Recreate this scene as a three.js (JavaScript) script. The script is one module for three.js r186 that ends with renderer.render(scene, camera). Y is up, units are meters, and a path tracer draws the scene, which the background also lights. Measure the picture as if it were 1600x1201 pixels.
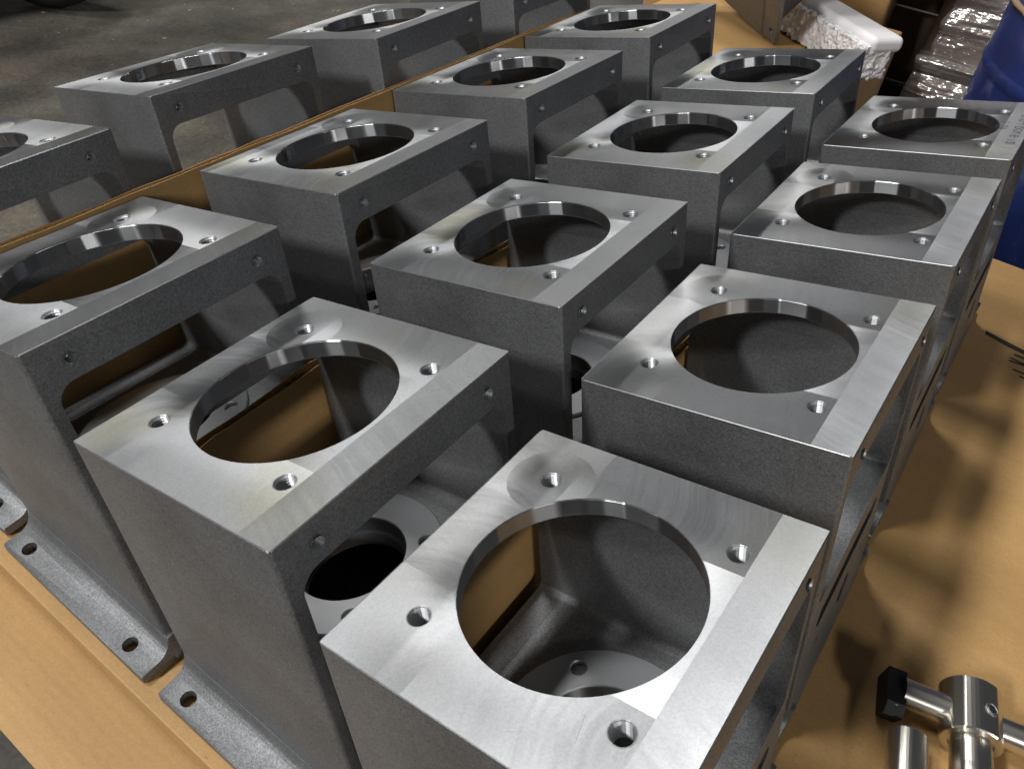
import * as THREE from 'three';
import { Brush, Evaluator, SUBTRACTION, INTERSECTION } from 'three-bvh-csg';
import { mergeGeometries, mergeVertices, toCreasedNormals } from 'three/addons/utils/BufferGeometryUtils.js';
import { RoundedBoxGeometry } from 'three/addons/geometries/RoundedBoxGeometry.js';
import { RectAreaLightUniformsLib } from 'three/addons/lights/RectAreaLightUniformsLib.js';

// ---------------------------------------------------------------- camera, light, exposure
const scene = new THREE.Scene();
scene.background = new THREE.Color().setRGB(0.030, 0.032, 0.036);      // the dim hall beyond the frame
const renderer = new THREE.WebGLRenderer({ antialias: true });
renderer.setSize(1024, 768);
renderer.toneMapping = THREE.LinearToneMapping;
renderer.toneMappingExposure = 1.1;
renderer.shadowMap.enabled = true;
const camera = new THREE.PerspectiveCamera(52.24, 4 / 3, 0.02, 40);
camera.matrixAutoUpdate = true;
camera.position.set(0, 0.5432, 0);
camera.quaternion.setFromRotationMatrix(new THREE.Matrix4().makeBasis(
  new THREE.Vector3(0.80639, 0.087918, -0.584812), new THREE.Vector3(-0.451627, 0.729973, -0.513002), new THREE.Vector3(0.381795, 0.677797, 0.62835)));
camera.updateMatrixWorld();

RectAreaLightUniformsLib.init();
const LAMPS = [ // x, y, z, width, length, strength
  [-1.8, 3.6, 4.1, 0.5, 1.2, 165],       // behind the camera: lights the front walls, shines through the bores on the back walls
  [-1.75, 3.6, 0.3, 0.4, 0.75, 66],     // nearly overhead, left: shadows to the right of the brackets
  [-1.75, 3.6, -1.25, 0.4, 0.75, 61],
  [-6.2, 3.6, -3.4, 0.5, 1.2, 45],      // farther rows, mirrored in the milled faces
  [-4.6, 3.6, -8.6, 0.5, 1.2, 50],
  [4.2, 2.8, 2.6, 0.6, 1.4, 56],  // added fill lamp without a known source; brightens the window-side faces
];

// ---------------------------------------------------------------- helpers
let seed = 1234567;
const rnd = () => { seed = (seed * 1664525 + 1013904223) >>> 0; return seed / 4294967296; };
const names = {};
const numbered = (n) => { names[n] = (names[n] ?? -1) + 1; return names[n] ? n + '_' + String(names[n]).padStart(3, '0') : n; };
function shade(o) { o.traverse((m) => { if (m.isMesh) { m.castShadow = true; m.receiveShadow = true; } }); return o; }
function thing(name, label, category, group) {
  const g = new THREE.Group(); g.name = numbered(name); g.userData = { label, category }; if (group) g.userData.group = group; scene.add(g); return g;
}
function part(name, geo, mat, parent) { const m = new THREE.Mesh(geo, mat); m.name = name; m.castShadow = m.receiveShadow = true; parent.add(m); return m; }
function structure(name, geo, mat) { const m = part(name, geo, mat, scene); m.userData.kind = 'structure'; return m; }
function box(x0, x1, y0, y1, z0, z1) { const g = new THREE.BoxGeometry(x1 - x0, y1 - y0, z1 - z0); g.translate((x0 + x1) / 2, (y0 + y1) / 2, (z0 + z1) / 2); return g; }
function plain(g) { const o = g.index ? g.toNonIndexed() : g; for (const k of Object.keys(o.attributes)) if (!['position', 'normal', 'uv'].includes(k)) o.deleteAttribute(k); return o; }
const merge = (list) => mergeGeometries(list.map(plain));
function boxUV(geo) { // texture coordinates in metres from the side that each face points to
  const g = geo.index ? geo.toNonIndexed() : geo, p = g.attributes.position, uv = new Float32Array(p.count * 2);
  const a = new THREE.Vector3(), b = new THREE.Vector3(), c = new THREE.Vector3();
  for (let i = 0; i < p.count; i += 3) {
    a.fromBufferAttribute(p, i); b.fromBufferAttribute(p, i + 1); c.fromBufferAttribute(p, i + 2);
    const n = b.clone().sub(a).cross(c.clone().sub(a)), ax = Math.abs(n.x), ay = Math.abs(n.y), az = Math.abs(n.z);
    [a, b, c].forEach((v, k) => {
      const q = ay >= ax && ay >= az ? [v.x, v.z] : ax >= az ? [v.z, v.y] : [v.x, v.y];
      uv[(i + k) * 2] = q[0]; uv[(i + k) * 2 + 1] = q[1];
    });
  }
  g.setAttribute('uv', new THREE.BufferAttribute(uv, 2)); return g;
}
// periodic value noise
const HASH = new Float32Array(65536); for (let i = 0; i < 65536; i++) HASH[i] = rnd();
const hash = (i, j, s) => HASH[((i * 374761 + j * 668265 + s * 9176) >>> 0) & 65535];
function noise(x, y, px, py, s) {
  const i = Math.floor(x), j = Math.floor(y), fx = x - i, fy = y - j, u = fx * fx * (3 - 2 * fx), v = fy * fy * (3 - 2 * fy);
  const w = (k, n) => ((k % n) + n) % n, i0 = w(i, px), i1 = w(i + 1, px), j0 = w(j, py), j1 = w(j + 1, py);
  return (hash(i0, j0, s) * (1 - u) + hash(i1, j0, s) * u) * (1 - v) + (hash(i0, j1, s) * (1 - u) + hash(i1, j1, s) * u) * v;
}
function fbm(u, v, f, oct, s) { let a = 0, w = 0.5, t = 0; for (let o = 0; o < oct; o++) { a += w * noise(u * f, v * f, f, f, s + o); t += w; w *= 0.5; f *= 2; } return a / t; }
function texture(w, h, fn, size, srgb = false) { // fn(u, v) -> grey or [r, g, b] in 0..1; size = metres per tile
  const d = new Uint8Array(w * h * 4);
  for (let j = 0; j < h; j++) for (let i = 0; i < w; i++) {
    const c = fn(i / w, j / h), k = (j * w + i) * 4, r = Array.isArray(c) ? c : [c, c, c];
    d[k] = Math.max(0, Math.min(255, r[0] * 255)); d[k + 1] = Math.max(0, Math.min(255, r[1] * 255)); d[k + 2] = Math.max(0, Math.min(255, r[2] * 255)); d[k + 3] = 255;
  }
  const t = new THREE.DataTexture(d, w, h); t.wrapS = t.wrapT = THREE.RepeatWrapping; t.magFilter = THREE.LinearFilter; t.minFilter = THREE.LinearMipmapLinearFilter; t.generateMipmaps = true;
  if (srgb) t.colorSpace = THREE.SRGBColorSpace;
  const [sx, sy] = Array.isArray(size) ? size : [size, size]; t.repeat.set(1 / sx, 1 / sy); t.needsUpdate = true; return t;
}
const mat = (o) => new THREE.MeshPhysicalMaterial(o);
const rgb = (r, g, b) => new THREE.Color().setRGB(r, g, b);

// ---------------------------------------------------------------- materials
const grainBump = texture(1024, 1024, (u, v) => 0.55 * noise(u * 400, v * 400, 400, 400, 1) + 0.3 * noise(u * 190, v * 190, 190, 190, 2) + 0.15 * noise(u * 60, v * 60, 60, 60, 3), 0.16);
const castColour = texture(1024, 1024, (u, v) => {
  const m = fbm(u, v, 5, 4, 11), g = noise(u * 330, v * 330, 330, 330, 17), s = noise(u * 450, v * 450, 450, 450, 19);
  let c = 0.54 + 0.11 * (m - 0.5) + 0.14 * (g - 0.5); if (s > 0.95) c += 0.09; if (s < 0.03) c -= 0.12;
  return [c * 0.975, c * 0.985, c * 1.0];
}, 0.23, true);
const castRough = texture(512, 512, (u, v) => 0.47 + 0.12 * fbm(u, v, 6, 4, 23) + 0.10 * noise(u * 220, v * 220, 220, 220, 29), 0.19);
const cast = mat({ map: castColour, color: rgb(0.92, 0.92, 0.92), metalness: 0.8, roughness: 1, roughnessMap: castRough, bumpMap: grainBump, bumpScale: 0.00018 });

// face-mill finish: uv runs across the cutter marks, so the highlight spreads across them; uv1 is in metres
const millBump = texture(512, 1024, (u, v) => 0.4 * noise(u * 3, v * 260, 3, 260, 41) + 0.42 * noise(u * 6, v * 110, 6, 110, 42) + 0.18 * noise(u * 2, v * 50, 2, 50, 43), [0.16, 0.16]);
function machinedMap(sd, stain) {
  const scr = []; for (let i = 0; i < 70; i++) scr.push([rnd(), rnd(), (rnd() - 0.5) * 1.4 + (rnd() < 0.5 ? 0 : 1.5), 0.02 + 0.10 * rnd() * rnd(), rnd() < 0.7 ? 1 : -1, rnd()]);
  const W = 1024, buf = new Float32Array(W * W);
  for (const [x, y, an, len, sg, st] of scr) { const n = Math.ceil(len * W * 2); for (let k = 0; k < n; k++) { const t = k / n * len, i = Math.floor((x + Math.cos(an + t * 2 * (st - 0.5)) * t) * W + W) % W, j = Math.floor((y + Math.sin(an + t * 2 * (st - 0.5)) * t) * W + W) % W; buf[j * W + i] = sg * (0.08 + 0.12 * st); } }
  const t = texture(W, W, (u, v) => {
    const m = fbm(u, v, 4, 5, sd), g = noise(u * 300, v * 300, 300, 300, sd + 7), k = buf[Math.floor(v * W) * W + Math.floor(u * W)];
    let c = 0.93 + 0.10 * (m - 0.5) + 0.06 * (g - 0.5) + k;
    const s = Math.max(0, fbm(u, v, 3, 4, sd + 13) - 0.52) * stain * 4, pit = noise(u * 260, v * 260, 260, 260, sd + 31) > 0.985 ? 0.2 : 0;
    c -= pit; return [c * (1 - 0.02 * s), c * (1 - 0.06 * s), c * (1 - 0.30 * s)];
  }, 0.21, true);
  t.channel = 1; return t;
}
const machinedRough = (sd) => texture(512, 1024, (u, v) => 0.48 + 0.035 * (noise(u * 3, v * 64, 3, 64, sd) - 0.5) + 0.05 * (noise(u * 7, v * 170, 7, 170, sd + 1) - 0.5) + 0.16 * (fbm(u, v, 5, 4, sd + 2) - 0.5), [0.16, 0.16]);   // follows the cutter marks
const roughA = machinedRough(61), STEEL = rgb(0.445, 0.455, 0.47);         // one bare steel for every cut face
const machined = [[71, 0.1], [83, 0.35], [97, 0.6]].map(([sd, st]) => mat({ map: machinedMap(sd, st), color: STEEL, metalness: 1, roughness: 1, roughnessMap: roughA, bumpMap: millBump, bumpScale: 0.000008, anisotropy: 0.64, anisotropyRotation: Math.PI / 2 }));
const turned = mat({ color: STEEL, metalness: 1, roughness: 0.3, anisotropy: 0.92, anisotropyRotation: Math.PI / 2 });
const thread = mat({ color: STEEL, metalness: 1, roughness: 0.45 });
const tool = mat({ color: rgb(0.66, 0.63, 0.57), metalness: 1, roughness: 0.32, anisotropy: 0.64, anisotropyRotation: Math.PI / 2 });
const blackOxide = mat({ color: rgb(0.018, 0.018, 0.018), metalness: 0.3, roughness: 0.55, bumpMap: grainBump, bumpScale: 0.0001 });
const dark = mat({ color: rgb(0.012, 0.012, 0.012), roughness: 0.7 });

const kraftMap = texture(1024, 1024, (u, v) => {
  const m = fbm(u, v, 5, 5, 101), f = noise(u * 90, v * 420, 90, 420, 103), g = noise(u * 420, v * 420, 420, 420, 107), l = noise(u * 2, v * 57, 2, 57, 109), sp = noise(u * 200, v * 200, 200, 200, 113);
  let c = 1 + 0.09 * (m - 0.5) + 0.035 * (f - 0.5) + 0.07 * (g - 0.5) + 0.03 * (l - 0.5); if (sp > 0.975) c *= 0.8;
  return [0.70 * c, 0.555 * c, 0.355 * c];
}, 0.4, true);
const kraftBump = texture(512, 1024, (u, v) => 0.5 + 0.32 * Math.sin(v * Math.PI * 2 * 57) * (0.8 + 0.2 * noise(u * 4, v * 9, 4, 9, 121)) + 0.18 * noise(u * 200, v * 200, 200, 200, 123), 0.4);
const kraft = mat({ map: kraftMap, roughness: 0.62, bumpMap: kraftBump, bumpScale: 0.0001 });
const kraftEdge = mat({ map: kraftMap, color: rgb(0.8, 0.78, 0.74), roughness: 0.85 });

const floorMap = texture(1024, 1024, (u, v) => {
  const m = fbm(u, v, 4, 6, 131), m2 = fbm(u, v, 11, 4, 133), g = noise(u * 300, v * 300, 300, 300, 137), sp = noise(u * 150, v * 150, 150, 150, 139), st = fbm(u, v, 3, 3, 141);
  let c = 0.25 + 0.24 * (m - 0.5) + 0.22 * (m2 - 0.5) + 0.08 * (g - 0.5); if (sp > 0.965) c += 0.15; if (sp < 0.05) c -= 0.08;
  const r = Math.max(0, st - 0.5) * 0.6; return [c * (0.98 + r * 0.2), c * (0.94 - r * 0.15), c * (0.84 - r * 0.3)];
}, 1.1, true);
const floorMat = mat({ map: floorMap, roughness: 0.6, bumpMap: texture(512, 512, (u, v) => fbm(u, v, 24, 4, 151), 0.6), bumpScale: 0.002 });

// ---------------------------------------------------------------- setting
const floorY = -0.15;
const floor = structure('floor', boxUV(box(-9, 6, floorY - 0.05, floorY, -13.5, 6)), floorMat);

const paint = mat({ color: rgb(0.5, 0.49, 0.46), roughness: 0.85 });
structure('hall_wall', box(-8.2, -8, floorY, 4.6, -13, 6), paint);            // pale walls of the hall, mirrored in the milled faces
structure('hall_wall_back', box(-8, 6, floorY, 4.6, -13.2, -13), paint);
// ---------------------------------------------------------------- lamps of the hall (above and behind the camera) and one added fill lamp
const lampGlow = mat({ color: rgb(0.9, 0.9, 0.88), emissive: rgb(1, 0.94, 0.85), emissiveIntensity: 3, roughness: 0.5 });
const lampCase = mat({ color: rgb(0.25, 0.25, 0.25), metalness: 0.4, roughness: 0.5 });
for (const [x, y, z, w, l, k] of LAMPS) { 
  const g = thing('ceiling_or_fill_lamp', 'long rectangular hall lamp or added fill lamp hanging high above the trays', 'lamp', 'lamps hanging above the trays');
  g.position.set(x, y, z);
  part('housing', box(-w / 2 - 0.03, w / 2 + 0.03, 0.006, 0.1, -l / 2 - 0.03, l / 2 + 0.03), lampCase, g);
  part('diffuser', box(-w / 2, w / 2, -0.004, 0.004, -l / 2, l / 2), lampGlow, g);
  const light = new THREE.RectAreaLight(new THREE.Color().setRGB(1, 0.99, 0.97), k, w, l);
  light.position.set(0, -0.012, 0); light.rotation.x = -Math.PI / 2; g.add(light);
}

// ---------------------------------------------------------------- cardboard
function sheet(w, h, t, topFn, pitch = 0.0075, nx = 60) { // standing corrugated sheet in x (length) and y (height), thickness in z: two liners and a fluted core
  const liner = (z0, z1, off) => {
    const s = new THREE.Shape(); s.moveTo(0, 0); s.lineTo(w, 0); for (let i = nx; i >= 0; i--) s.lineTo(w * i / nx, topFn(i / nx, off)); s.closePath();
    const g = new THREE.ExtrudeGeometry(s, { depth: z1 - z0, bevelEnabled: false }); g.translate(0, 0, z0); return boxUV(g);
  };
  const n = Math.floor(w / pitch) * 6, pos = [], idx = [], th = 0.0004, a = t / 2 - 0.0008;
  for (let i = 0; i <= n; i++) { const x = w * i / n, z = a * Math.sin(i / 6 * Math.PI * 2), y = topFn(i / n, 2) - 0.001; pos.push(x, 0, z - th, x, y, z - th, x, y, z + th, x, 0, z + th); }
  for (let i = 0; i < n; i++) for (let k = 0; k < 3; k++) { const p = i * 4 + k, q = p + 4; idx.push(p, q, p + 1, p + 1, q, q + 1); }
  const core = new THREE.BufferGeometry(); core.setAttribute('position', new THREE.Float32BufferAttribute(pos, 3)); core.setIndex(idx); core.computeVertexNormals();
  return [liner(-t / 2, -t / 2 + 0.0006, 0), liner(t / 2 - 0.0006, t / 2, 1), boxUV(core)];
}
// flat sheets that carry the brackets
const tray = thing('cardboard_tray', 'brown cardboard sheet under the rows of brackets', 'cardboard');
{
  const s = new THREE.Shape(); s.moveTo(-0.74, 0.0775); s.lineTo(0.62, 0.0765); s.lineTo(0.62, 1.151); s.lineTo(-0.74, 1.147); s.closePath();
  const g = new THREE.ExtrudeGeometry(s, { depth: 0.0175, bevelEnabled: true, bevelSize: 0.0012, bevelThickness: 0.0012, bevelSegments: 2, bevelOffset: -0.0012 });
  g.rotateX(-Math.PI / 2); g.translate(0, -0.0187, 0); part('top_sheet', boxUV(g), kraft, tray);
}
const under = thing('pallet_sheet', 'lower brown cardboard sheet sticking out past the tray edge', 'cardboard');
{
  const s = new THREE.Shape(); s.moveTo(-0.86, 0.013); s.lineTo(0.66, 0.009); s.lineTo(0.66, 1.12); s.lineTo(-0.8, 1.12); s.closePath();
  const g = new THREE.ExtrudeGeometry(s, { depth: 0.005, bevelEnabled: false }); g.rotateX(-Math.PI / 2); g.translate(0, -0.071, 0); part('sheet', boxUV(g), kraft, under);
  part('spacer_layer', boxUV(box(-0.72, 0.6, -0.0655, -0.0192, -1.1, -0.095)), kraftEdge, under);
}
const pallet = thing('pallet', 'wooden pallet carrying the cardboard sheets', 'pallet');
{
  const wood = mat({ color: rgb(0.22, 0.14, 0.075), roughness: 0.8 });
  for (let i = 0; i < 7; i++) part('board', box(-0.78, 0.6, -0.0905, -0.0715, -1.08 + i * 0.15, -1.08 + i * 0.15 + 0.1), wood, pallet);
  for (const x of [-0.77, -0.12, 0.54]) part('runner', box(x, x + 0.045, floorY, -0.091, -1.08, -0.08), wood, pallet);
}
const leanAngle = Math.atan(0.176);
function standing(name, label, w, h, topFn, x, z0, group) { // a sheet standing between two columns of brackets, leaning like their sides
  const g = thing(name, label, 'cardboard', group), [a, b, c] = sheet(w, h, 0.0065, topFn);
  g.position.set(x, 0.001, z0); g.rotation.set(0, Math.PI / 2, 0, 'YXZ'); g.rotateX(-leanAngle);
  part('liner', a, kraft, g); part('liner', b, kraft, g); part('flute_core', c, kraftEdge, g); return g;
}
const slantH = 1 / Math.cos(leanAngle);
standing('cardboard_wall', 'tall brown cardboard wall between the bracket columns', 0.86, 0.213 * slantH, (t, o) => (0.2125 + 0.0012 * noise(t * 40, o, 999, 999, 7) + (t > 0.9 ? -0.004 * (t - 0.9) * 10 : 0)) * slantH, -0.4995, -0.128);
const torn = (sd, h) => (t, o) => { const n = fbm(t, 0.37 + o * 0.11, 24, 4, sd + o * 3), r = Math.max(0, fbm(t, 0.7, 7, 2, sd + 50) - 0.5); return (h + 0.010 * (n - 0.5) - 0.03 * r) * slantH; };
standing('torn_divider', 'torn cardboard divider between the wall-side and middle bracket columns', 0.92, 0.16, torn(201, 0.156), -0.3105, -0.128, 'torn dividers between bracket columns');
standing('torn_divider', 'torn cardboard divider between the middle and outer bracket columns', 0.92, 0.15, torn(231, 0.146), -0.1235, -0.128, 'torn dividers between bracket columns');

// ---------------------------------------------------------------- the bracket
const TH = 0.26118, H = 0.236, T = new THREE.Matrix4().makeTranslation(0, H, 0).multiply(new THREE.Matrix4().makeRotationZ(TH));
const A0 = -0.0827, A1 = 0.0831, BB = 0.0875, RB = 0.0575, HS = 0.0528;
const ev = new Evaluator(); ev.attributes = ['position', 'normal', 'uv']; ev.useGroups = false;
const brush = (g) => { const b = new Brush(plain(g)); b.updateMatrixWorld(true); return b; };
const cut = (a, g) => ev.evaluate(a, brush(g), SUBTRACTION);
const tilt = (g) => g.applyMatrix4(T);
const cyl = (r, h, x, y, z, n = 32) => { const g = new THREE.CylinderGeometry(r, r, h, n); g.translate(x, y, z); return g; };
const cylX = (r, h, x, y, z, n = 24) => { const g = new THREE.CylinderGeometry(r, r, h, n); g.rotateZ(Math.PI / 2); g.translate(x, y, z); return g; };
function rrect(w0, w1, h0, h1, r0, r1) { // rounded rectangle; r0 lower corners, r1 upper corners
  const s = new THREE.Shape(); s.moveTo(w0 + r0, h0); s.lineTo(w1 - r0, h0); s.absarc(w1 - r0, h0 + r0, r0, -Math.PI / 2, 0); s.lineTo(w1, h1 - r1); s.absarc(w1 - r1, h1 - r1, r1, 0, Math.PI / 2);
  s.lineTo(w0 + r1, h1); s.absarc(w0 + r1, h1 - r1, r1, Math.PI / 2, Math.PI); s.lineTo(w0, h0 + r0); s.absarc(w0 + r0, h0 + r0, r0, Math.PI, Math.PI * 1.5); return s;
}
function extrudeX(shape, x0, x1, seg = 6) { const g = new THREE.ExtrudeGeometry(shape, { depth: x1 - x0, bevelEnabled: false, curveSegments: seg }); g.rotateY(Math.PI / 2); g.translate(x0, 0, 0); return g; }
const SHELF = -0.130;
const topPt = (a, y) => new THREE.Vector3(a, y, 0).applyMatrix4(T);
function bodyGeometry() {
  const tl = topPt(A0, 0.004), tr = topPt(A1, 0.004);
  const s = new THREE.Shape(); s.moveTo(-0.040, 0.0); s.lineTo(0.130, 0.0); s.lineTo(tr.x, tr.y); s.lineTo(tl.x, tl.y); s.closePath();
  const bt = 0.0022, g = new THREE.ExtrudeGeometry(s, { depth: 2 * BB - 2 * bt, bevelEnabled: true, bevelSize: bt, bevelThickness: bt, bevelOffset: -bt, bevelSegments: 3 });
  g.translate(0, 0, -BB + bt);
  let b = brush(g);
  b = cut(b, tilt(box(-0.2, 0.2, -0.0003, 0.05, -0.2, 0.2)));
  b = cut(b, tilt(extrudeX(rrect(-0.0775, 0.0775, SHELF, -0.0113, 0.007, 0.005), -0.0745, 0.0715)));
  b = cut(b, tilt(extrudeX(rrect(-0.0782, 0.0782, SHELF + 0.0004, -0.0275, 0.006, 0.012), -0.3, 0.3)));
  { // hollow below the shelf, open at the bottom
    const p = [topPt(-0.079, SHELF - 0.013), topPt(0.067, SHELF - 0.013)], u = new THREE.Shape(); u.moveTo(-0.031, 0.009); u.lineTo(0.119, 0.009); u.lineTo(p[1].x, p[1].y); u.lineTo(p[0].x, p[0].y); u.closePath();
    const e = new THREE.ExtrudeGeometry(u, { depth: 0.155, bevelEnabled: false }); e.translate(0, 0, -0.0775); b = cut(b, e);
  }
  b = cut(b, tilt(cyl(RB, 0.05, 0, 0, 0, 96)));
  b = cut(b, tilt(cyl(0.0362, 0.08, 0, SHELF, 0, 64))); b = cut(b, tilt(cyl(0.030, 0.12, 0, -0.25, 0, 64)));
  for (const x of [-HS, HS]) for (const z of [-HS, HS]) b = cut(b, tilt(cyl(0.0055, 0.05, x, 0, z, 24)));
  for (const z of [-0.064, 0.064]) b = cut(b, tilt(cylX(0.0032, 0.03, A1, -0.0149, z)));
  b = cut(b, tilt(extrudeX(rrect(-0.066, 0.066, -0.170, -0.152, 0.0085, 0.0085), 0.03, 0.3)));
  b = cut(b, tilt(cylX(0.012, 0.06, 0.085, -0.205, -0.012)));
  for (const z of [-0.05, 0.05]) b = cut(b, tilt(cylX(0.0032, 0.03, 0.076, -0.196, z)));
  return boxUV(toCreasedNormals(b.geometry, 0.55));
}
function shelfGeometry() { // machined ring round the shelf bore with its bolt holes
  const s = new THREE.Shape(); s.absarc(0, 0, 0.0605, 0, Math.PI * 2); const h = new THREE.Path(); h.absarc(0, 0, 0.0355, 0, Math.PI * 2, true); s.holes.push(h);
  for (const x of [-0.0345, 0.0345]) for (const z of [-0.0345, 0.0345]) { const q = new THREE.Path(); q.absarc(x * 1.0, z * 1.0, 0.0048, 0, Math.PI * 2, true); s.holes.push(q); }
  const g = new THREE.ExtrudeGeometry(s, { depth: 0.0022, bevelEnabled: true, bevelSize: 0.0006, bevelThickness: 0.0006, bevelSegments: 1, bevelOffset: -0.0006, curveSegments: 48 });
  g.rotateX(-Math.PI / 2); g.translate(0, SHELF + 0.0008, 0); return boxUV(tilt(g));
}
function shelfBoreGeometry() { const pts = [[0.0358, 0.003], [0.0352, 0.002], [0.0352, -0.010], [0.0335, -0.0105], [0.0335, -0.020], [0.0345, -0.0205]].map(([r, y]) => new THREE.Vector2(r, SHELF + y)); return tilt(new THREE.LatheGeometry(pts, 64)); }
function threadGeometry(r, depth, pitch, blind) { const pts = [new THREE.Vector2(r * 1.12, 0.00012), new THREE.Vector2(r, -0.0007)]; for (let y = 0.0007; y < depth; y += pitch) { pts.push(new THREE.Vector2(r * 0.88, -y - pitch * 0.5), new THREE.Vector2(r, -y - pitch)); } if (blind) pts.push(new THREE.Vector2(r * 0.8, -depth - pitch), new THREE.Vector2(0, -depth - pitch * 1.6)); return toCreasedNormals(new THREE.LatheGeometry(pts, 20), 0.3); }
function boreGeometry() { const pts = [[0.0578, -0.0002], [0.0573, -0.0008], [0.0573, -0.0108], [0.0579, -0.0113]].map(([r, y]) => new THREE.Vector2(r, y)); return tilt(toCreasedNormals(new THREE.LatheGeometry(pts, 128), 0.4)); }
function footGeometry() {
  const s = new THREE.Shape(); s.moveTo(0.080, 0.0); s.lineTo(0.1112, 0.0); s.lineTo(0.1125, 0.0013); s.lineTo(0.1125, 0.0085); s.lineTo(0.1113, 0.0097); s.lineTo(0.1015, 0.0102); s.bezierCurveTo(0.0945, 0.0106, 0.0885, 0.0150, 0.0877, 0.0275); s.lineTo(0.080, 0.0275); s.closePath();
  const bt = 0.0015, g = new THREE.ExtrudeGeometry(s, { depth: 0.173 - 2 * bt, bevelEnabled: true, bevelSize: bt, bevelThickness: bt, bevelOffset: -bt, bevelSegments: 2, curveSegments: 8 });
  g.rotateY(-Math.PI / 2); g.translate(0.128 - bt, 0, 0);                       // profile runs along z, foot along x
  let b = brush(g); for (const x of [-0.025, 0.101]) b = cut(b, cyl(0.0056, 0.06, x, 0.005, 0.1025, 28));
  return boxUV(toCreasedNormals(b.geometry, 0.6));
}
function topFaceGeometry() { // the milled face as the passes of the cutter left it
  const line = (a, b, marks, step) => { const l = [a, ...marks, b], o = []; for (let i = 0; i + 1 < l.length; i++) { const n = Math.max(1, Math.round((l[i + 1] - l[i]) / step)); for (let k = 0; k < n; k++) o.push(l[i] + (l[i + 1] - l[i]) * k / n); } o.push(b); return o; };
  const e = 0.0005, xs = line(A0 + e, A1 - e, [-0.028, 0.037, 0.0605], 0.0045), zs = line(-BB + e, BB - e, [-0.041, 0.041], 0.0045), pos = [];
  for (let i = 0; i + 1 < xs.length; i++) for (let j = 0; j + 1 < zs.length; j++) { const [x0, x1, z0, z1] = [xs[i], xs[i + 1], zs[j], zs[j + 1]]; pos.push(x0, 0, z0, x0, 0, z1, x1, 0, z1, x0, 0, z0, x1, 0, z1, x1, 0, z0); }
  let g = new THREE.BufferGeometry(); g.setAttribute('position', new THREE.Float32BufferAttribute(pos, 3)); g.computeVertexNormals(); g.setAttribute('uv', new THREE.BufferAttribute(new Float32Array(pos.length / 3 * 2), 2));
  const topOnly = (q) => { const p = q.attributes.position, o = []; for (let i = 0; i < p.count; i += 3) if ([0, 1, 2].every((k) => Math.abs(p.getY(i + k)) < 1e-5)) for (let k = 0; k < 3; k++) o.push(p.getX(i + k), 0, p.getZ(i + k)); const r = new THREE.BufferGeometry(); r.setAttribute('position', new THREE.Float32BufferAttribute(o, 3)); r.computeVertexNormals(); r.setAttribute('uv', new THREE.BufferAttribute(new Float32Array(o.length / 3 * 2), 2)); return r; };
  const flat = (q) => { const r = q.geometry.index ? q.geometry.toNonIndexed() : q.geometry; return topOnly(r); };
  let q = flat(cut(brush(g), cyl(0.0577, 0.05, 0, 0, 0, 96)));
  for (const x of [-HS, HS]) for (const z of [-HS, HS]) q = flat(cut(brush(q), cyl(0.0058, 0.05, x, 0, z, 24)));
  // places where the cutter turned round the bolt holes
  const turns = [[-HS, -HS, 0.024]], zones = [];
  for (const [x, z, r] of turns) { const c = cyl(r, 0.03, x, 0, z, 48); zones.push([flat(ev.evaluate(brush(q), brush(c), INTERSECTION)), [x, z, r]]); q = flat(cut(brush(q), c)); }
  zones.push([q, null]);
  const out = [], R = 0.037;
  const pass = (lat, feed) => { const t = Math.atan(1.15 * lat / R); return [R * t, feed + R * Math.cos(t)]; };
  for (const [z, c] of zones) {
    const p = z.attributes.position, uv = z.attributes.uv, uv1 = new Float32Array(p.count * 2);
    for (let i = 0; i < p.count; i += 3) {
      const cx = (p.getX(i) + p.getX(i + 1) + p.getX(i + 2)) / 3, cz = (p.getZ(i) + p.getZ(i + 1) + p.getZ(i + 2)) / 3;
      for (let k = 0; k < 3; k++) {
        const a = p.getX(i + k), b = -p.getZ(i + k); let w;
        if (cx > 0.0605) w = pass(a - 0.096, b);
        else if (cx > 0 && Math.abs(cz) < 0.041) w = pass(a - 0.043, b);
        else { // one pass round the bore: down the left side, round the corners, along front and back
          const m = c ? 0.067 : 0.058, rc = 0.026, q = m - rc, f = cz > 0 ? 1 : -1, dx = -a - q, dz = -f * b - q, ce = -cx - q, cf = f * cz - q;
          if (ce > 0 && cf > 0) { const fi = Math.atan2(Math.max(dz, 1e-6), Math.max(dx, 1e-6)); w = pass(Math.hypot(dx, dz) - rc, f * (q + rc * fi)); }
          else if (ce > cf) w = pass(dx - rc, -b);
          else w = pass(dz - rc, f * (q + rc * Math.PI / 2 + a + q));
        }
        uv.setXY(i + k, w[0], w[1]); uv1[(i + k) * 2] = a; uv1[(i + k) * 2 + 1] = b;
      }
    }
    z.setAttribute('uv1', new THREE.BufferAttribute(uv1, 2)); out.push(z);
  }
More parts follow.
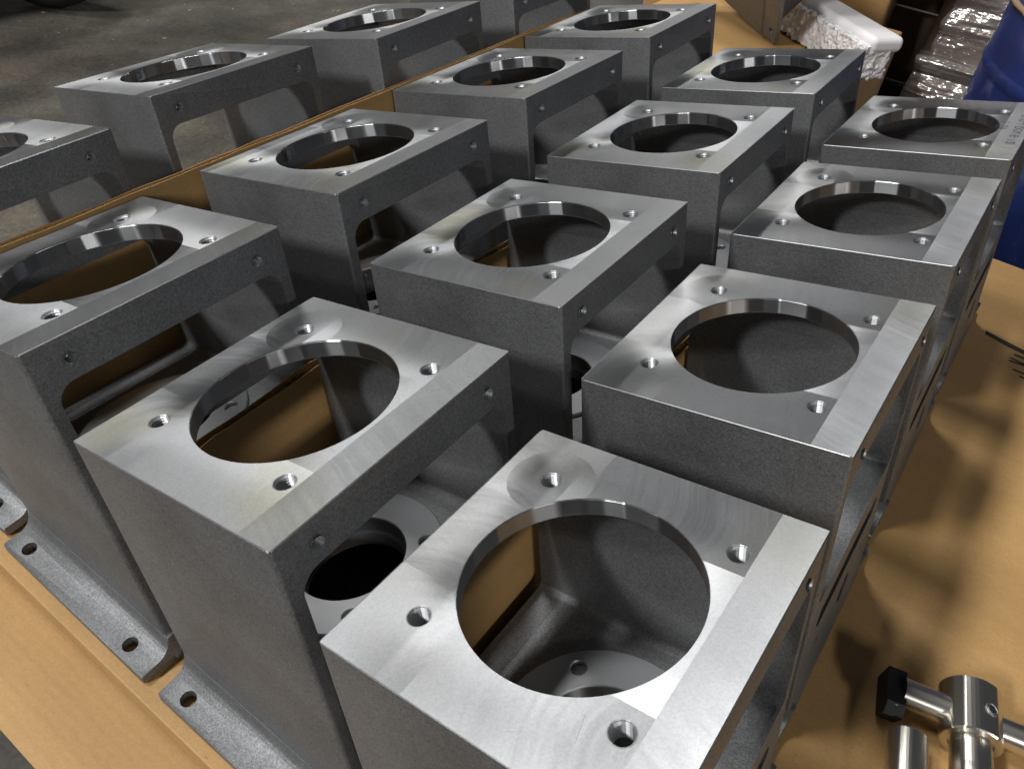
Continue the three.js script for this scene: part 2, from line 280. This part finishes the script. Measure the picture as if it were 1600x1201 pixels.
  { // broken edge round the plate
    const P = rrect(A0, A1, -BB, BB, 0.0024, 0.0024).getPoints(6), o = [], u = [], u1 = [];
    for (let i = 0; i < P.length; i++) {
      const a = P[i], b = P[(i + 1) % P.length]; if (a.distanceTo(b) < 1e-6) continue;
      const ins = (v) => new THREE.Vector2(v.x - Math.sign(v.x) * e, v.y - Math.sign(v.y) * e), c = ins(a), d = ins(b);
      o.push(a.x, -0.0006, a.y, c.x, 0, c.y, d.x, 0, d.y, a.x, -0.0006, a.y, d.x, 0, d.y, b.x, -0.0006, b.y);
      for (const [v, k] of [[a, 0], [c, 0.001], [d, 0.001], [a, 0], [d, 0.001], [b, 0]]) { u.push(v.x + v.y, k); u1.push(v.x, v.y); }
    }
    const r = new THREE.BufferGeometry(); r.setAttribute('position', new THREE.Float32BufferAttribute(o, 3)); r.setAttribute('uv', new THREE.Float32BufferAttribute(u, 2)); r.setAttribute('uv1', new THREE.Float32BufferAttribute(u1, 2)); r.computeVertexNormals(); out.push(r);
  }
  return tilt(mergeGeometries(out));
}
const GEO = { body: bodyGeometry(), shelf: shelfGeometry(), shelfBore: shelfBoreGeometry(), bore: boreGeometry(), foot: footGeometry(), face: topFaceGeometry(), thread: threadGeometry(0.0054, 0.011, 0.0015), smallThread: threadGeometry(0.0031, 0.009, 0.001, true) };
GEO.footBack = GEO.foot.clone().applyMatrix4(new THREE.Matrix4().makeScale(1, 1, -1)); { // mirrored foot: turn the faces round again
  const p = GEO.footBack.attributes; for (const k of Object.keys(p)) { const a = p[k], n = a.itemSize; for (let i = 0; i < a.count; i += 3) for (let c = 0; c < n; c++) { const t = a.array[(i + 1) * n + c]; a.array[(i + 1) * n + c] = a.array[(i + 2) * n + c]; a.array[(i + 2) * n + c] = t; } }
}
function makeBracket(variant) {
  const g = thing('motor_bracket', '', 'bracket');
  part('body', GEO.body, cast, g);
  part('machined_face', GEO.face, machined[variant], g);
  part('bore', GEO.bore, turned, g);
  const sh = part('shelf_ring', GEO.shelf, machinedRing, g); part('shelf_bore', GEO.shelfBore, turned, sh);
  part('foot', GEO.foot, cast, g); part('foot', GEO.footBack, cast, g);
  for (const x of [-HS, HS]) for (const z of [-HS, HS]) { const m = part('threaded_hole', GEO.thread, thread, g); m.position.copy(topPt(x, 0)).setZ(z); m.rotation.z = TH; }
  for (const z of [-0.064, 0.064]) { const m = part('side_hole', GEO.smallThread, thread, g); m.position.copy(topPt(A1, -0.0149)).setZ(z); m.rotation.z = TH - Math.PI / 2; }
  return g;
}
const machinedRing = mat({ color: STEEL, metalness: 1, roughness: 0.42, bumpMap: grainBump, bumpScale: 0.000008 });
const beyond = 'grey machined bracket standing on the far side of the tall cardboard wall';
const nth = ['first', 'second', 'third', 'fourth'], columns = { AGJM: 'against the tall cardboard wall', BHKN: 'between the torn dividers', CILO: 'along the open side', FDEP: 'behind the tall cardboard wall' };
const SPOTS = [
  ['C', -0.0701, -0.1963, -0.0139, 0, 'machined bracket at the tray end beside the steel boring tool'], ['B', -0.2576, -0.1982, 0.0042, 1], ['A', -0.4460, -0.1989, -0.0065, 0],
  ['G', -0.4477, -0.4279, -0.0061, 1], ['H', -0.2584, -0.4269, 0.0008, 2], ['I', -0.0750, -0.4241, -0.0005, 0],
  ['J', -0.4502, -0.6614, -0.0029, 1], ['K', -0.2617, -0.6605, 0.0176, 1], ['L', -0.0765, -0.6573, 0.0068, 0],
  ['M', -0.4507, -0.8929, 0.0098, 1], ['N', -0.2624, -0.8849, 0.0122, 2], ['O', -0.0770, -0.8811, -0.0038, 1, 'grey machined bracket with black handwriting on its top plate'],
  ['D', -0.6616, -0.4339, -0.0220, 0, beyond], ['E', -0.6362, -0.6633, 0.0293, 0, beyond], ['F', -0.6339, -0.2037, 0.0232, 0, beyond], ['P', -0.6350, -0.8960, 0.0, 0, beyond],
];
const proto = [0, 1, 2].map(() => null), spotGroup = {};
function bracketCopy(v) {
  let g; if (!proto[v]) { g = proto[v] = makeBracket(v); } else { g = proto[v].clone(); g.name = numbered('motor_bracket'); g.userData = { category: 'bracket' }; scene.add(g); }
  return g;
}
for (const [k, x, z, r, v, label] of SPOTS) {
  const g = bracketCopy(v); g.position.set(x, 0.0006, z); g.rotation.set(0, r, 0);
  const col = Object.keys(columns).find((c) => c.includes(k));
  g.userData = { label: label && label !== beyond ? label : 'grey machined bracket in the column ' + columns[col] + ', ' + nth[col.indexOf(k)] + ' from its front end', category: 'bracket' };
  if (!label) g.userData.group = 'brackets standing in the cardboard tray'; else if (label === beyond) g.userData.group = 'brackets beyond the cardboard wall';
  spotGroup[k] = g;
}

// handwriting in black marker on one plate
{
  const c = document.createElement('canvas'); c.width = 1024; c.height = 512; const x = c.getContext('2d'); x.fillStyle = '#000'; x.fillRect(0, 0, 1024, 512); x.strokeStyle = '#fff'; x.lineWidth = 8; x.lineCap = 'round'; x.lineJoin = 'round';
  const pen = (ox, oy, s, strokes) => { for (const st of strokes) { x.beginPath(); st.forEach(([a, b], i) => i ? x.lineTo(ox + a * s, oy + b * s) : x.moveTo(ox + a * s, oy + b * s)); x.stroke(); } };
  const arc = (cx, cy, rx, ry, a0, a1) => Array.from({ length: 13 }, (_, i) => { const t = a0 + (a1 - a0) * i / 12; return [cx + rx * Math.cos(t), cy + ry * Math.sin(t)]; });
  const PI = Math.PI, G = {
    3: [[...arc(.35, .25, .3, .25, -2.6, 1.5), ...arc(.35, .74, .34, .26, -1.5, 2.6)]], 1: [[[.35, 0], [.33, 1]]], 0: [arc(.38, .5, .32, .5, 0, 2 * PI)], 9: [[...arc(.36, .3, .28, .3, 0, 2 * PI), [.64, .3], [.6, 1]]], '.': [[[.2, .96], [.24, 1]]],
    B: [[[.1, 0], [.1, 1]], [[.1, 0], ...arc(.3, .24, .32, .24, -1.5, 1.5), ...arc(.32, .74, .36, .26, -1.5, 1.5), [.1, 1]]], o: [arc(.35, .7, .28, .3, 0, 2 * PI)], r: [[[.12, .42], [.14, 1]], [[.14, .62], [.3, .44], [.5, .46]]], e: [[[.1, .7], [.58, .66], ...arc(.35, .7, .26, .3, -.3, -5.4)]],
    i: [[[.2, .45], [.2, 1]], [[.2, .2], [.22, .22]]], s: [[...arc(.35, .56, .24, .14, -.3, -4), ...arc(.32, .84, .26, .16, -1, 2.6)]], ' ': [],
  };
  let px = 40; for (const ch of '3109 Bore is') { pen(px, 70, 120, G[ch]); px += ch === ' ' ? 45 : ch === 'i' || ch === '1' ? 62 : 92; }
  px = 290; for (const ch of '1.01') { pen(px, 252, 110, G[ch]); px += ch === '.' ? 50 : 80; }
  const t = new THREE.CanvasTexture(c), g = new THREE.PlaneGeometry(0.1, 0.05);
  g.rotateX(-Math.PI / 2); g.rotateY(-Math.PI / 2); g.translate(0.064, 0.0002, 0.0); g.applyMatrix4(T);   // text runs towards +z, its top towards +x
  part('handwriting', g, mat({ color: rgb(0.035, 0.03, 0.06), roughness: 0.6, alphaMap: t, transparent: true }), spotGroup.O);
}

// ---------------------------------------------------------------- boring tool on the cardboard
{
  const g = thing('boring_tool', 'steel boring tool with cross bar and black insert holder lying on cardboard', 'tool');
  g.position.set(0.157, 0, -0.4204); g.rotation.y = -THREE.MathUtils.degToRad(77);       // +x of the tool points towards the camera
  const turnX = (pts, n = 48) => { const l = toCreasedNormals(new THREE.LatheGeometry(pts.map(([x, r]) => new THREE.Vector2(r, -x)), n), 0.5); l.rotateZ(Math.PI / 2); return l; };
  const yC = 0.0205;
  const head = part('head', turnX([[-0.021, 0.0], [-0.021, 0.0188], [-0.0198, 0.02], [0.0198, 0.02], [0.0208, 0.019], [0.0208, 0.0145], [0.0195, 0.0143], [0.0195, 0]]), tool, g); head.position.y = yC;
  const shaft = part('shaft', turnX([[0.0196, 0.0], [0.0196, 0.0128], [0.024, 0.0128], [0.0246, 0.0134], [0.1, 0.0134], [0.101, 0.0126], [0.101, 0]]), tool, g); shaft.position.y = yC;
  for (let i = 0; i < 7; i++) { const m = part('scale_mark', box(-0.002, 0.002, -0.00008, 0.00008, -0.00012, 0.00012), dark, shaft); const a = 0.5 + (i - 3) * 0.07; m.position.set(0.043, 0.01345 * Math.cos(a), 0.01345 * Math.sin(a)); m.rotation.x = a; }
  const barL = new THREE.CylinderGeometry(0.0108, 0.0108, 0.17, 40, 1); barL.rotateX(Math.PI / 2); barL.translate(0, 0, -0.0375); 
  const bar = part('cross_bar', barL, tool, g); bar.position.set(0.002, yC, 0);
  const s = new THREE.Shape(); s.moveTo(-0.020, -0.012); s.lineTo(0.016, -0.012); s.lineTo(0.021, 0.004); s.lineTo(0.013, 0.012); s.lineTo(-0.018, 0.012); s.closePath();
  const hg = new THREE.ExtrudeGeometry(s, { depth: 0.014, bevelEnabled: true, bevelSize: 0.0012, bevelThickness: 0.0012, bevelSegments: 2 });
  const hold = part('insert_holder', boxUV(hg), blackOxide, g); hold.position.set(0.005, 0.0165, 0.0465); hold.scale.set(0.85, 0.8, 0.85);
  const scr = part('holder_screw', new THREE.TorusGeometry(0.0026, 0.0007, 8, 20), thread, hold); scr.rotation.x = Math.PI / 2; scr.position.set(0.012, 0.0115, 0.007);
  const ss = part('set_screw', mergeGeometries([new THREE.TorusGeometry(0.0044, 0.0005, 8, 28), new THREE.TorusGeometry(0.0033, 0.0004, 8, 6)]), thread, head);
  const dir = new THREE.Vector3(0, Math.cos(0.3), -Math.sin(0.3)); ss.quaternion.setFromUnitVectors(new THREE.Vector3(0, 0, 1), dir); ss.position.copy(dir).multiplyScalar(0.0201).setX(0.001);
  const sk = part('socket', new THREE.CylinderGeometry(0.003, 0.003, 0.0008, 6), dark, ss); sk.rotation.x = Math.PI / 2;
}
{
  const g = thing('round_bar', 'plain round steel bar lying beside the boring tool', 'bar');
  g.position.set(0.1252, 0, -0.3824); g.rotation.y = -THREE.MathUtils.degToRad(77);
  const l = toCreasedNormals(new THREE.LatheGeometry([[0, 0], [0, 0.0125], [-0.0012, 0.0136], [-0.09, 0.0136], [-0.09, 0]].map(([x, r]) => new THREE.Vector2(r, x)), 48), 0.5); l.rotateZ(Math.PI / 2); l.translate(0, 0.0137, 0);
  part('bar', l, tool, g);
  const c = thing('green_cap', 'small green plastic cap beside the steel shaft', 'cap'); c.position.set(0.159, 0, -0.368);
  part('cap', (() => { const q = new THREE.CylinderGeometry(0.005, 0.006, 0.014, 24); q.translate(0, 0.0072, 0); return q; })(), mat({ color: rgb(0.01, 0.16, 0.11), roughness: 0.4 }), c);
}

// ---------------------------------------------------------------- background
function wrinkled(geo, amp, f, sd, stretch = [1, 1, 1]) { // soft uneven surface
  const g = mergeVertices(geo.clone().deleteAttribute('uv') && (() => { const q = geo.clone(); q.deleteAttribute('uv'); q.deleteAttribute('normal'); return q; })(), 1e-5), p = g.attributes.position; g.computeVertexNormals(); const n = g.attributes.normal;
  for (let i = 0; i < p.count; i++) { const x = p.getX(i), y = p.getY(i), z = p.getZ(i), d = amp * (noise((x * stretch[0] + z * stretch[2] + 50) * f, (y * stretch[1] + 50) * f, 999, 999, sd) + 0.5 * noise((x * stretch[0] - z * stretch[2] + 50) * f * 2.3, (y * stretch[1] + 50) * f * 2.3, 999, 999, sd + 1) - 0.75); p.setXYZ(i, x + n.getX(i) * d, y + n.getY(i) * d, z + n.getZ(i) * d); }
  g.computeVertexNormals(); return boxUV(g);
}
{ // blue drum
  const g = thing('blue_drum', 'scuffed blue steel drum standing behind the tray', 'drum'); g.position.set(0.175, floorY, -1.53);
  const blue = texture(1024, 1024, (u, v) => { const m = fbm(u, v, 6, 5, 301), sc = Math.abs(fbm(u, v, 9, 4, 305) - 0.5), d = fbm(u, v, 14, 3, 309); let c = 1 + 0.5 * (m - 0.5), k = sc < 0.008 ? 0.16 : 0; k += Math.max(0, d - 0.62) * 1.2; return [0.125 * c + k * 0.45, 0.185 * c + k * 0.38, 0.40 * c + k * 0.2]; }, 0.5, true);
  const bm = mat({ map: blue, roughness: 0.42, bumpMap: grainBump, bumpScale: 0.0002 });
  const prof = [[0.0, 0], [0.283, 0], [0.291, 0.008], [0.288, 0.02], [0.285, 0.03], [0.285, 0.28]]; for (let i = 0; i <= 8; i++) prof.push([0.285 + 0.003 * Math.sin(Math.PI * i / 8), 0.29 + i * 0.003]);
  prof.push([0.285, 0.33], [0.285, 0.56]); for (let i = 0; i <= 8; i++) prof.push([0.285 + 0.003 * Math.sin(Math.PI * i / 8), 0.57 + i * 0.003]); prof.push([0.285, 0.62], [0.285, 0.85], [0.292, 0.865], [0.286, 0.875], [0.27, 0.862], [0, 0.86]);
  const l = new THREE.LatheGeometry(prof.map(([r, y]) => new THREE.Vector2(r, y)), 96); const uv = l.attributes.uv, p = l.attributes.position; for (let i = 0; i < uv.count; i++) uv.setXY(i, uv.getX(i) * 1.8, p.getY(i));
  part('shell', l, bm, g);
  const rust = mat({ color: rgb(0.30, 0.20, 0.12), roughness: 0.9, bumpMap: grainBump, bumpScale: 0.0005 });
  const ring = wrinkled(new THREE.TorusGeometry(0.2865, 0.0042, 10, 140), 0.003, 60, 5); ring.rotateX(Math.PI / 2); const r1 = part('dirty_hoop', ring, rust, g); r1.position.y = 0.39;
}
{ // pallet load wrapped in stretch film
  const g = thing('wrapped_load', 'pallet load wrapped in shiny clear stretch film beside the blue drum', 'wrapped load'); g.position.set(-0.035, floorY, -1.86);
  const film = mat({ color: rgb(0.42, 0.37, 0.34), metalness: 0.55, roughness: 0.2, clearcoat: 1, clearcoatRoughness: 0.1, bumpMap: texture(512, 1024, (u, v) => fbm(u * 0.5, v, 40, 3, 331) * 0.5 + 0.5 * noise(u * 5, v * 60, 5, 60, 333), 0.35), bumpScale: 0.006 });
  part('upper_wrap', wrinkled(new THREE.BoxGeometry(0.34, 0.5, 0.4, 40, 60, 40).translate(0, 0.47, 0), 0.016, 22, 341, [0.35, 1.6, 0.35]), film, g);
  part('lower_wrap', wrinkled(new THREE.BoxGeometry(0.37, 0.11, 0.44, 40, 16, 40).translate(0, 0.17, 0), 0.014, 22, 351, [0.35, 1.6, 0.35]), film, g);
  part('pallet_board', box(-0.2, 0.2, 0.06, 0.112, -0.22, 0.24), mat({ color: rgb(0.2, 0.12, 0.05), roughness: 0.8 }), g);
  part('pallet_runner', box(-0.18, 0.18, 0, 0.0595, -0.2, -0.1), mat({ color: rgb(0.2, 0.12, 0.05), roughness: 0.8 }), g); part('pallet_runner', box(-0.18, 0.18, 0, 0.0595, 0.1, 0.2), mat({ color: rgb(0.2, 0.12, 0.05), roughness: 0.8 }), g);
}
{ // dark crate in the gap behind
  const g = thing('dark_crate', 'dark brown wooden crate in the gap beside the wrapped load', 'crate'); g.position.set(-0.2, floorY, -1.72);
  const dw = mat({ color: rgb(0.09, 0.055, 0.03), roughness: 0.7 }), yw = mat({ color: rgb(0.30, 0.19, 0.05), roughness: 0.6 });
  for (let i = 0; i < 4; i++) part('plank', box(-0.17, 0.1, 0.02 + i * 0.13, 0.14 + i * 0.13, -0.03, 0.0), dw, g);
  part('post', box(-0.02, 0.02, 0, 0.56, 0.001, 0.04), dw, g);
  const t = part('yellow_strap', box(-0.085, -0.04, 0.16, 0.34, 0.002, 0.012), yw, g); t.rotation.z = -0.35;
  part('yellow_strap', box(-0.13, -0.09, 0.13, 0.2, 0.014, 0.03), yw, g);
}
{ // tall carton, low carton
  const g = thing('tall_carton', 'tall brown cardboard carton behind the white foam', 'carton'); g.position.set(-0.285, floorY, -1.56); g.rotation.y = 0.12;
  part('carton', boxUV(new RoundedBoxGeometry(0.44, 0.56, 0.36, 3, 0.004).translate(-0.22, 0.28, -0.18)), kraft, g);
  const h = thing('low_carton', 'low brown carton under the tilted bracket and the foam', 'carton'); h.position.set(-0.42, floorY, -1.29);
  part('carton', boxUV(new RoundedBoxGeometry(0.36, 0.29, 0.46, 3, 0.004).translate(0, 0.145, 0)), kraft, h);
}
{ // foam slab in bubble wrap
  const g = thing('foam_slab', 'white foam slab wrapped in crinkled bubble wrap on a carton', 'packaging');
  const foam = mat({ color: rgb(0.80, 0.78, 0.79), roughness: 0.7, sheen: 0.3 });
  const bub = mat({ color: rgb(0.78, 0.77, 0.78), roughness: 0.35, clearcoat: 0.8, clearcoatRoughness: 0.15, bumpMap: texture(512, 512, (u, v) => { const n = fbm(u, v, 26, 2, 361); return n * n; }, 0.14), bumpScale: 0.004 });
  g.position.set(-0.222, 0.2, -1.225); g.rotation.y = 2.498;                              // +x runs away from the camera along the slab
  part('foam', boxUV(new RoundedBoxGeometry(0.42, 0.022, 0.055, 5, 0.009).translate(0.21, -0.01, 0.024)), foam, g);
  part('bubble_wrap', wrinkled(new THREE.BoxGeometry(0.41, 0.046, 0.05, 200, 24, 24).translate(0.208, -0.0335, 0.012), 0.005, 200, 371), bub, g);
}
{ // bracket lying on its side
  const g = bracketCopy(0); g.userData = { label: 'dark bracket lying tilted on a carton beside the white foam', category: 'bracket' };
  g.position.set(-0.465, 0.272, -1.215); g.quaternion.setFromEuler(new THREE.Euler(0.3, 1.3, 0, 'YXZ')).multiply(new THREE.Quaternion().setFromAxisAngle(new THREE.Vector3(0, 0, 1), -0.95));
}
{ // vehicle at the far left
  const g = thing('forklift', 'dark vehicle with a black tyre on the workshop floor', 'vehicle'); g.position.set(-1.98, floorY, -0.98);
  const rub = mat({ color: rgb(0.014, 0.014, 0.015), roughness: 0.75 });
  const w = new THREE.TorusGeometry(0.14, 0.06, 24, 64); w.rotateY(0.4); w.translate(0, 0.2, 0); const wh = part('wheel', w, rub, g);
  const hub = new THREE.CylinderGeometry(0.1, 0.1, 0.06, 32); hub.rotateX(Math.PI / 2); hub.rotateY(0.4); hub.translate(0, 0.2, 0); part('rim', hub, mat({ color: rgb(0.05, 0.05, 0.05), metalness: 0.5, roughness: 0.5 }), wh);
  part('chassis', boxUV(new RoundedBoxGeometry(1.2, 0.5, 1.6, 3, 0.03).translate(-0.55, 0.62, 0.1)), mat({ color: rgb(0.03, 0.03, 0.03), roughness: 0.6 }), g);
}
{ // printed marks on the cardboard
  const ink = mat({ color: rgb(0.03, 0.024, 0.02), roughness: 0.7 });
  const bar = new THREE.Shape([[0, 0], [0.06, -0.012], [0.06, -0.0195], [0.03, -0.0165], [0.001, -0.0085]].map(([x, y]) => new THREE.Vector2(x, y)));
  const bg = new THREE.ShapeGeometry(bar); bg.rotateX(-Math.PI / 2); bg.translate(0.071, 0.0004, -0.962); bg.rotateY(0.0); part('printed_bar', bg, ink, tray);
  const st = []; for (const [x0, z0, x1, z1, w] of [[0.108, -0.936, 0.16, -0.938, 0.004], [0.105, -0.926, 0.14, -0.922, 0.003], [0.105, -0.919, 0.14, -0.925, 0.003], [0.112, -0.905, 0.16, -0.905, 0.003], [0.12, -0.897, 0.16, -0.892, 0.003]]) { const g = new THREE.PlaneGeometry(Math.hypot(x1 - x0, z1 - z0), w); g.rotateX(-Math.PI / 2); g.rotateY(-Math.atan2(z1 - z0, x1 - x0)); g.translate((x0 + x1) / 2, 0.0004, (z0 + z1) / 2); st.push(g); }
  part('printed_letters', merge(st), ink, tray);
}
{ // swarf and dirt on the workshop floor
  const list = []; for (let i = 0; i < 160; i++) { const s = 0.0015 + 0.0045 * rnd() * rnd(), g = new THREE.TetrahedronGeometry(s); g.scale(1 + 2 * rnd(), 0.4, 1); g.rotateY(rnd() * 6); g.translate(-2.2 + 1.6 * rnd(), floorY + s * 0.12, -1.8 + 2 * rnd()); list.push(g); }
  const m = part('floor_debris', merge(list), mat({ color: rgb(0.2, 0.17, 0.12), roughness: 0.7 }), scene); m.userData = { label: 'scattered swarf and crumbs on the workshop floor', category: 'debris', kind: 'stuff' };
}
shade(scene);
renderer.render(scene, camera);
